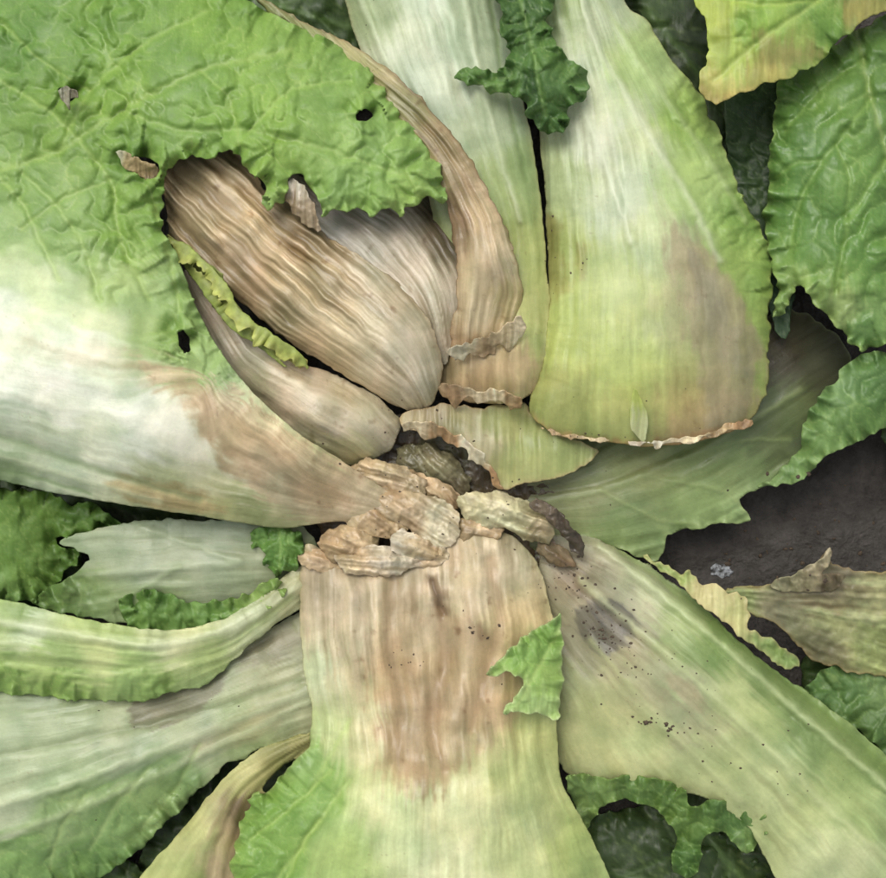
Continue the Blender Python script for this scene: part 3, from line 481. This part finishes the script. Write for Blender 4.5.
leaf('folded_yellow_leaf',
 [(120,900),(150,865),(180,832),(210,795),(240,762),(275,742),(310,733),(318,745),(285,765),(262,790),(285,800),(260,830),(262,870),(275,960),(90,960)],
 [(120,900,-10),(180,832,-2),(240,762,4),(310,735,4),(262,790,-6),(240,850,-8),(275,960,-16),(90,960,-14),(210,840,6)],
 [(160,870,(178,186,110)),(200,830,(188,191,120)),(240,780,(188,186,118)),(290,742,(152,146,88)),(230,830,(164,143,105)),(245,810,(110,93,64)),(220,870,(182,161,122)),(190,880,(176,187,106)),(150,940,(166,182,98))],
 guides=[(0,[(310,735),(230,775),(150,870),(90,960)]),(50,[(315,745),(262,800),(245,870),(260,960)])],ridge=3.5,ridw=11,streak=0.1,curl=8,thick=2,rag=1.5,edge=((195,200,130),2,0.4))

# ---- rotted core: soft collapsed tissue with torn edges ----
leaf('stump_hollow',
 [(330,430),(400,415),(470,430),(530,470),(570,510),(560,570),(450,590),(340,580),(320,520)],
 [(330,430,-14),(400,420,-2),(470,430,-4),(570,510,-10),(560,570,-14),(340,580,-14),(440,465,-14),(420,500,-2)],
 [(400,440,(76,64,48)),(440,460,(116,108,80)),(470,475,(88,74,54)),(420,480,(128,114,86)),(500,520,(98,82,60)),(380,520,(90,72,54)),(450,450,(124,120,88))],
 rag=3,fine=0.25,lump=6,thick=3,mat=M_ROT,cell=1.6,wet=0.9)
def pulp(outline,z0,dome,c1,c2,c3,ang,rag=3.5,fine=.32,thick=1.8,ridge=4,holes=(),edge=None,name='collapsed_tissue',streak=.14):
    P=np.array(outline,float); c=P.mean(0)
    zp=[(p[0],p[1],z0+random.uniform(-2,2)) for p in outline]+[(c[0],c[1],z0+dome)]
    dx,dy=math.cos(ang),math.sin(ang)
    pr=((P-c)@np.array([dx,dy])); lo,hi=pr.min(),pr.max()
    cp=[(c[0]+dx*lo*.7,c[1]+dy*lo*.7,c1),(c[0],c[1],c2),(c[0]+dx*hi*.7,c[1]+dy*hi*.7,c3),(c[0]-dy*12,c[1]+dx*12,tuple(np.array(c1)*.93))]
    g=[]
    for k in (-1,0,1):
        o=c+np.array([-dy,dx])*25*k
        g.append((25*k+25,[tuple(o+np.array([dx,dy])*(lo-5)),tuple(o+np.array([-dy,dx])*4*k),tuple(o+np.array([dx,dy])*(hi+5))]))
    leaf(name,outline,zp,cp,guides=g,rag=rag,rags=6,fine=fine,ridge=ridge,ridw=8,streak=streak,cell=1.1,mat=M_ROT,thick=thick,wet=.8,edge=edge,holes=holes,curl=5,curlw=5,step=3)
cream=(216,198,164); beige=(196,170,132); brown=(170,142,106); dk=(128,104,76); grey=(204,192,170)
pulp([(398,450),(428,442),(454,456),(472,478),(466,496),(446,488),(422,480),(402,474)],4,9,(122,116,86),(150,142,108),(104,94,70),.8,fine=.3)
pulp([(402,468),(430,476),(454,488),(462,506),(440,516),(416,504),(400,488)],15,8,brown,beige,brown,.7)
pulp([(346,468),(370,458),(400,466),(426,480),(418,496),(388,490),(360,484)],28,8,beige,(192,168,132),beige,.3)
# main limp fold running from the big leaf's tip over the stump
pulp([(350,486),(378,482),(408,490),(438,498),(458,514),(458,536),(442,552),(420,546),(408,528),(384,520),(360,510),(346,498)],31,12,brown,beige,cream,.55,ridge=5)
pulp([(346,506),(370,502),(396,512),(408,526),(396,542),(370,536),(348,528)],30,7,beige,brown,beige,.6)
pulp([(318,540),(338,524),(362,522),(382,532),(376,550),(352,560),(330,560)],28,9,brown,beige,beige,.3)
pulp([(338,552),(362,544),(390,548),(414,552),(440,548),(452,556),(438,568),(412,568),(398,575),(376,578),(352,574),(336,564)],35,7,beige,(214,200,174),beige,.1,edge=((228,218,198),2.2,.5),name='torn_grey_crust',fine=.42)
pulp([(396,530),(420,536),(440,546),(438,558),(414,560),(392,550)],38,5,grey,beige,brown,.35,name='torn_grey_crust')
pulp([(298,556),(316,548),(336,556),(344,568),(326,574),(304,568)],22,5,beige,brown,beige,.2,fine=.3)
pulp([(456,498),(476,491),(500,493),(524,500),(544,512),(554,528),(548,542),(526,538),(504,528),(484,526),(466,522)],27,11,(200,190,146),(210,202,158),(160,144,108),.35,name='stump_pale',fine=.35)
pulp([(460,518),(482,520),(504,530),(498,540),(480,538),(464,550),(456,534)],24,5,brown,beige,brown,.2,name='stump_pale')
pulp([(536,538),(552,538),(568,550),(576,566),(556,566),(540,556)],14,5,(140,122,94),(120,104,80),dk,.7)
leaf('decayed_stem_ring',
 [(528,502),(545,502),(560,512),(574,528),(584,546),(582,558),(572,550),(566,538),(552,524),(540,514),(530,510)],
 [(528,502,38),(560,512,40),(584,550,24),(552,524,36)],[(540,508,(108,92,72)),(565,528,(82,70,54)),(580,550,(72,62,48))],rag=3,rags=6,fine=0.4,cell=1.1,mat=M_ROT,thick=2)

def filler(cx,cy,L,W,ang,z,dark,par):
    n=16; out=[]; ca,sa=math.cos(ang),math.sin(ang)
    for i in range(n):
        t=i/n*2*math.pi
        a=math.cos(t)*L*0.5*(1+0.08*random.uniform(-1,1)); b=math.sin(t)*W*0.5*(1+0.12*math.cos(t))*(1+0.12*random.uniform(-1,1))
        out.append((cx+a*ca-b*sa,cy+a*sa+b*ca))
    def pt(a,b): return (cx+a*ca*L-b*sa*W,cy+a*sa*L+b*ca*W)
    zs=[(*pt(-.5,0),z-14),(*pt(.5,0),z-18),(*pt(0,0),z+4),(*pt(0,.45),z-2),(*pt(0,-.45),z-6),(*pt(.3,.3),z-8)]
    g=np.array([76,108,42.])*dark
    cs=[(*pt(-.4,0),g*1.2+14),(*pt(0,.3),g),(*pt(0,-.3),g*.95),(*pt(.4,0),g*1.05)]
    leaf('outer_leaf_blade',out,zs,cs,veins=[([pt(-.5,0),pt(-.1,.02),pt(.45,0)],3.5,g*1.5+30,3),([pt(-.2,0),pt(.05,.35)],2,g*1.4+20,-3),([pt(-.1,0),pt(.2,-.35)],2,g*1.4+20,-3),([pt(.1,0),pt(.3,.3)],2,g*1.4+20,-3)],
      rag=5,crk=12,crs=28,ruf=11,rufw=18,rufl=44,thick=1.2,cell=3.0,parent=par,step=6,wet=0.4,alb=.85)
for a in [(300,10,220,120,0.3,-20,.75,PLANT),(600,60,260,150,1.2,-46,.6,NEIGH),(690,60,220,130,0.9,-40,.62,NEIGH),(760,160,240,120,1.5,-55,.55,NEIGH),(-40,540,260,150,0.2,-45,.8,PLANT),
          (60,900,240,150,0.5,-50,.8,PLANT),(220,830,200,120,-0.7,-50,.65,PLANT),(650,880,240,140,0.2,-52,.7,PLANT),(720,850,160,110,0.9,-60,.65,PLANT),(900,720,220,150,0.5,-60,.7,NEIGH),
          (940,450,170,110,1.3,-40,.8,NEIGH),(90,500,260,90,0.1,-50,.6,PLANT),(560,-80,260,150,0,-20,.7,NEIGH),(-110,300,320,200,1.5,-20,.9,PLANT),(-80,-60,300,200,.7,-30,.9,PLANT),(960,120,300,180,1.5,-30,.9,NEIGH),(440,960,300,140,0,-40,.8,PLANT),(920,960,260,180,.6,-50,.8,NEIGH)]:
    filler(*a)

# ---------- ground ----------
t=np.linspace(-1,1,360); k=13.0
g=np.sinh(t*k)/math.sinh(k)*150.0+t*0.45
gx,gy=np.meshgrid(g,g); x=gx.ravel();y=gy.ravel()
near=np.exp(-(x*x+y*y)/2.0)
xp=x/S; yp=y/S
z=-88*S+near*S*(10*fbm(xp/90,yp/90,3,901)+6*fbm(xp/22,yp/22,4,905))+ (1-near)*0.02*perlin(x/0.8,y/0.8,77)
n=len(t); idx=np.arange(n*n).reshape(n,n)
f=np.stack([idx[:-1,:-1],idx[:-1,1:],idx[1:,1:],idx[1:,:-1]],-1).reshape(-1,4)
m=bpy.data.materials.new('dark_soil'); m.use_nodes=True; nt=m.node_tree; b=nt.nodes['Principled BSDF']
tc=nd(nt,'ShaderNodeTexCoord'); n1=nd(nt,'ShaderNodeTexNoise'); n1.inputs['Scale'].default_value=60; n1.inputs['Detail'].default_value=8; n1.inputs['Roughness'].default_value=.75
nt.links.new(tc.outputs['Object'],n1.inputs['Vector'])
cr=nd(nt,'ShaderNodeValToRGB'); cr.color_ramp.elements[0].position=.3; cr.color_ramp.elements[0].color=(0.024,0.021,0.018,1); cr.color_ramp.elements[1].position=.75; cr.color_ramp.elements[1].color=(0.10,0.088,0.076,1)
nt.links.new(n1.outputs['Fac'],cr.inputs[0]); nt.links.new(cr.outputs[0],b.inputs['Base Color']); b.inputs['Roughness'].default_value=.85
n2=nd(nt,'ShaderNodeTexNoise'); n2.inputs['Scale'].default_value=260; n2.inputs['Detail'].default_value=6; nt.links.new(tc.outputs['Object'],n2.inputs['Vector'])
bp=nd(nt,'ShaderNodeBump'); bp.inputs['Distance'].default_value=0.003; bp.inputs['Strength'].default_value=.9; nt.links.new(n2.outputs['Fac'],bp.inputs['Height']); nt.links.new(bp.outputs[0],b.inputs['Normal'])
make_obj('ground',np.stack([x,y,z],-1),f,None,m)

# ---------- crumbs of soil ----------
bpy.context.view_layer.update(); dg=bpy.context.evaluated_depsgraph_get()
cv=[];cf=[]
def hitpt(px,py):
    o=Vector(((px-CX)*S,(CY-py)*S,0)); cam=Vector((0,0,H*S))
    hit,loc,no,ii,ob,mm=scene.ray_cast(dg,cam,(o-cam).normalized())
    return loc if hit else None
def crumb(px,py,r):
    loc=hitpt(px,py)
    if loc is None: return
    b=len(cv); r*=S; fl=random.uniform(.35,.6); a0=random.random()*6; ax=random.uniform(.7,1.6)
    for (rr,zz) in [(0.0,-.3),(.9,0),(.7,.6),(0.0,.9)]:
        for i in range(5):
            a=a0+i*math.pi*.4; q=r*rr*random.uniform(.6,1.3)
            cv.append((loc.x+math.cos(a)*q*ax,loc.y+math.sin(a)*q,loc.z+r*zz*fl))
    for j in range(3):
        for i in range(5):
            cf.append((b+j*5+i,b+j*5+(i+1)%5,b+j*5+5+(i+1)%5,b+j*5+5+i))
def cluster(x,y,sx,sy,n,rmin,rmax):
    for _ in range(n): crumb(random.gauss(x,sx),random.gauss(y,sy),rmin+(rmax-rmin)*random.random()**2)
for c in [(553,255,5,26,7,.6,1.6),(580,258,4,12,4,.6,1.4),(648,720,6,4,9,1.0,3.4),(672,729,5,5,8,1.0,3.2),(605,630,15,13,60,.6,2.0),(570,580,16,14,36,.6,2.0),(480,632,7,5,9,.8,2.2),(408,660,8,5,9,.7,2.2),
          (635,665,26,24,34,.5,1.5),(700,710,36,36,26,.5,1.5),(770,790,50,40,14,.5,1.3),(440,600,60,40,10,.5,1.2),(430,440,60,22,16,.6,1.5),(490,495,40,20,18,.6,1.6),(400,490,34,24,14,.5,1.4),
          (640,400,50,20,5,.5,1.1),(370,20,6,30,7,.5,1.3),(130,730,80,40,6,.5,1.0),(800,540,60,30,50,1,3.4),(590,435,20,4,8,.6,1.4)]:
    cluster(*c)
mc=bpy.data.materials.new('soil_crumb'); mc.use_nodes=True; nt=mc.node_tree; b=nt.nodes['Principled BSDF']; b.inputs['Roughness'].default_value=.8
tn=nd(nt,'ShaderNodeTexNoise'); tn.inputs['Scale'].default_value=300; crr=nd(nt,'ShaderNodeValToRGB'); crr.color_ramp.elements[0].color=(.018,.013,.009,1); crr.color_ramp.elements[1].color=(.13,.09,.055,1)
tcc=nd(nt,'ShaderNodeTexCoord'); nt.links.new(tcc.outputs['Object'],tn.inputs['Vector']); nt.links.new(tn.outputs['Fac'],crr.inputs[0]); nt.links.new(crr.outputs[0],b.inputs['Base Color'])
make_obj('soil_crumbs',np.array(cv),np.array(cf),None,mc)
cv=[];cf=[]
loc=hitpt(722,571); N1,N2=14,28
for j in range(N1):
    th=j/(N1-1)*math.pi*.55
    for i in range(N2):
        a=i/N2*2*math.pi; rr=1+.45*float(perlin(np.array(math.cos(a)*2.1+j*.05),np.array(math.sin(a)*2.1),55))
        q=12*S*math.sin(th)*rr
        cv.append((loc.x+math.cos(a)*q,loc.y+math.sin(a)*q*.62,loc.z-.5*S+4*S*math.cos(th)*(1+.4*float(perlin(np.array(a*2.),np.array(j*.8),58)))))
for j in range(N1-1):
    for i in range(N2):
        cf.append((j*N2+i,j*N2+(i+1)%N2,(j+1)*N2+(i+1)%N2,(j+1)*N2+i)[::-1])
ms=bpy.data.materials.new('pale_mould'); ms.use_nodes=True; nt=ms.node_tree; b=nt.nodes['Principled BSDF']; b.inputs['Roughness'].default_value=.8
tcc=nd(nt,'ShaderNodeTexCoord'); tn=nd(nt,'ShaderNodeTexNoise'); tn.inputs['Scale'].default_value=450; tn.inputs['Detail'].default_value=6; crr=nd(nt,'ShaderNodeValToRGB'); crr.color_ramp.elements[0].position=.42; crr.color_ramp.elements[1].position=.62; crr.color_ramp.elements[0].color=(.05,.048,.045,1); crr.color_ramp.elements[1].color=(.42,.44,.46,1)
nt.links.new(tcc.outputs['Object'],tn.inputs['Vector']); nt.links.new(tn.outputs['Fac'],crr.inputs[0]); nt.links.new(crr.outputs[0],b.inputs['Base Color'])
make_obj('pale_debris',np.array(cv),np.array(cf),None,ms)

# ---------- light ----------
w=bpy.data.worlds.new('World'); scene.world=w; w.use_nodes=True; nt=w.node_tree
bg=nt.nodes['Background']; sk=nt.nodes.new('ShaderNodeTexSky'); sk.sky_type='NISHITA'; sk.sun_disc=False
el=math.radians(60); rot=math.radians(-30)
sk.sun_elevation=el; sk.sun_rotation=rot; sk.air_density=1.0; sk.dust_density=4.0
hs=nt.nodes.new('ShaderNodeHueSaturation'); hs.inputs['Saturation'].default_value=0.22; hs.inputs['Value'].default_value=1.1
nt.links.new(sk.outputs[0],hs.inputs['Color']); nt.links.new(hs.outputs[0],bg.inputs[0]); bg.inputs[1].default_value=0.145
sl=bpy.data.lights.new('sun','SUN'); sl.energy=1.15; sl.angle=math.radians(32); sl.color=(1,.96,.88)
so=bpy.data.objects.new('sun',sl); scene.collection.objects.link(so)
dirv=Vector((math.cos(el)*math.sin(rot),math.cos(el)*math.cos(rot),math.sin(el)))
so.rotation_euler=(-dirv).to_track_quat('-Z','Y').to_euler()
so.location=(0,0,2)
# ---------- camera ----------
cd=bpy.data.cameras.new('camera'); co=bpy.data.objects.new('camera',cd); scene.collection.objects.link(co)
co.location=(0,0,H*S); co.rotation_euler=(0,0,0)
cd.sensor_fit='HORIZONTAL'; cd.sensor_width=36; cd.lens=36*H/886.0; cd.clip_start=0.01; cd.clip_end=500
scene.camera=co
scene.view_settings.view_transform='Standard'; scene.view_settings.look='None'; scene.view_settings.exposure=0
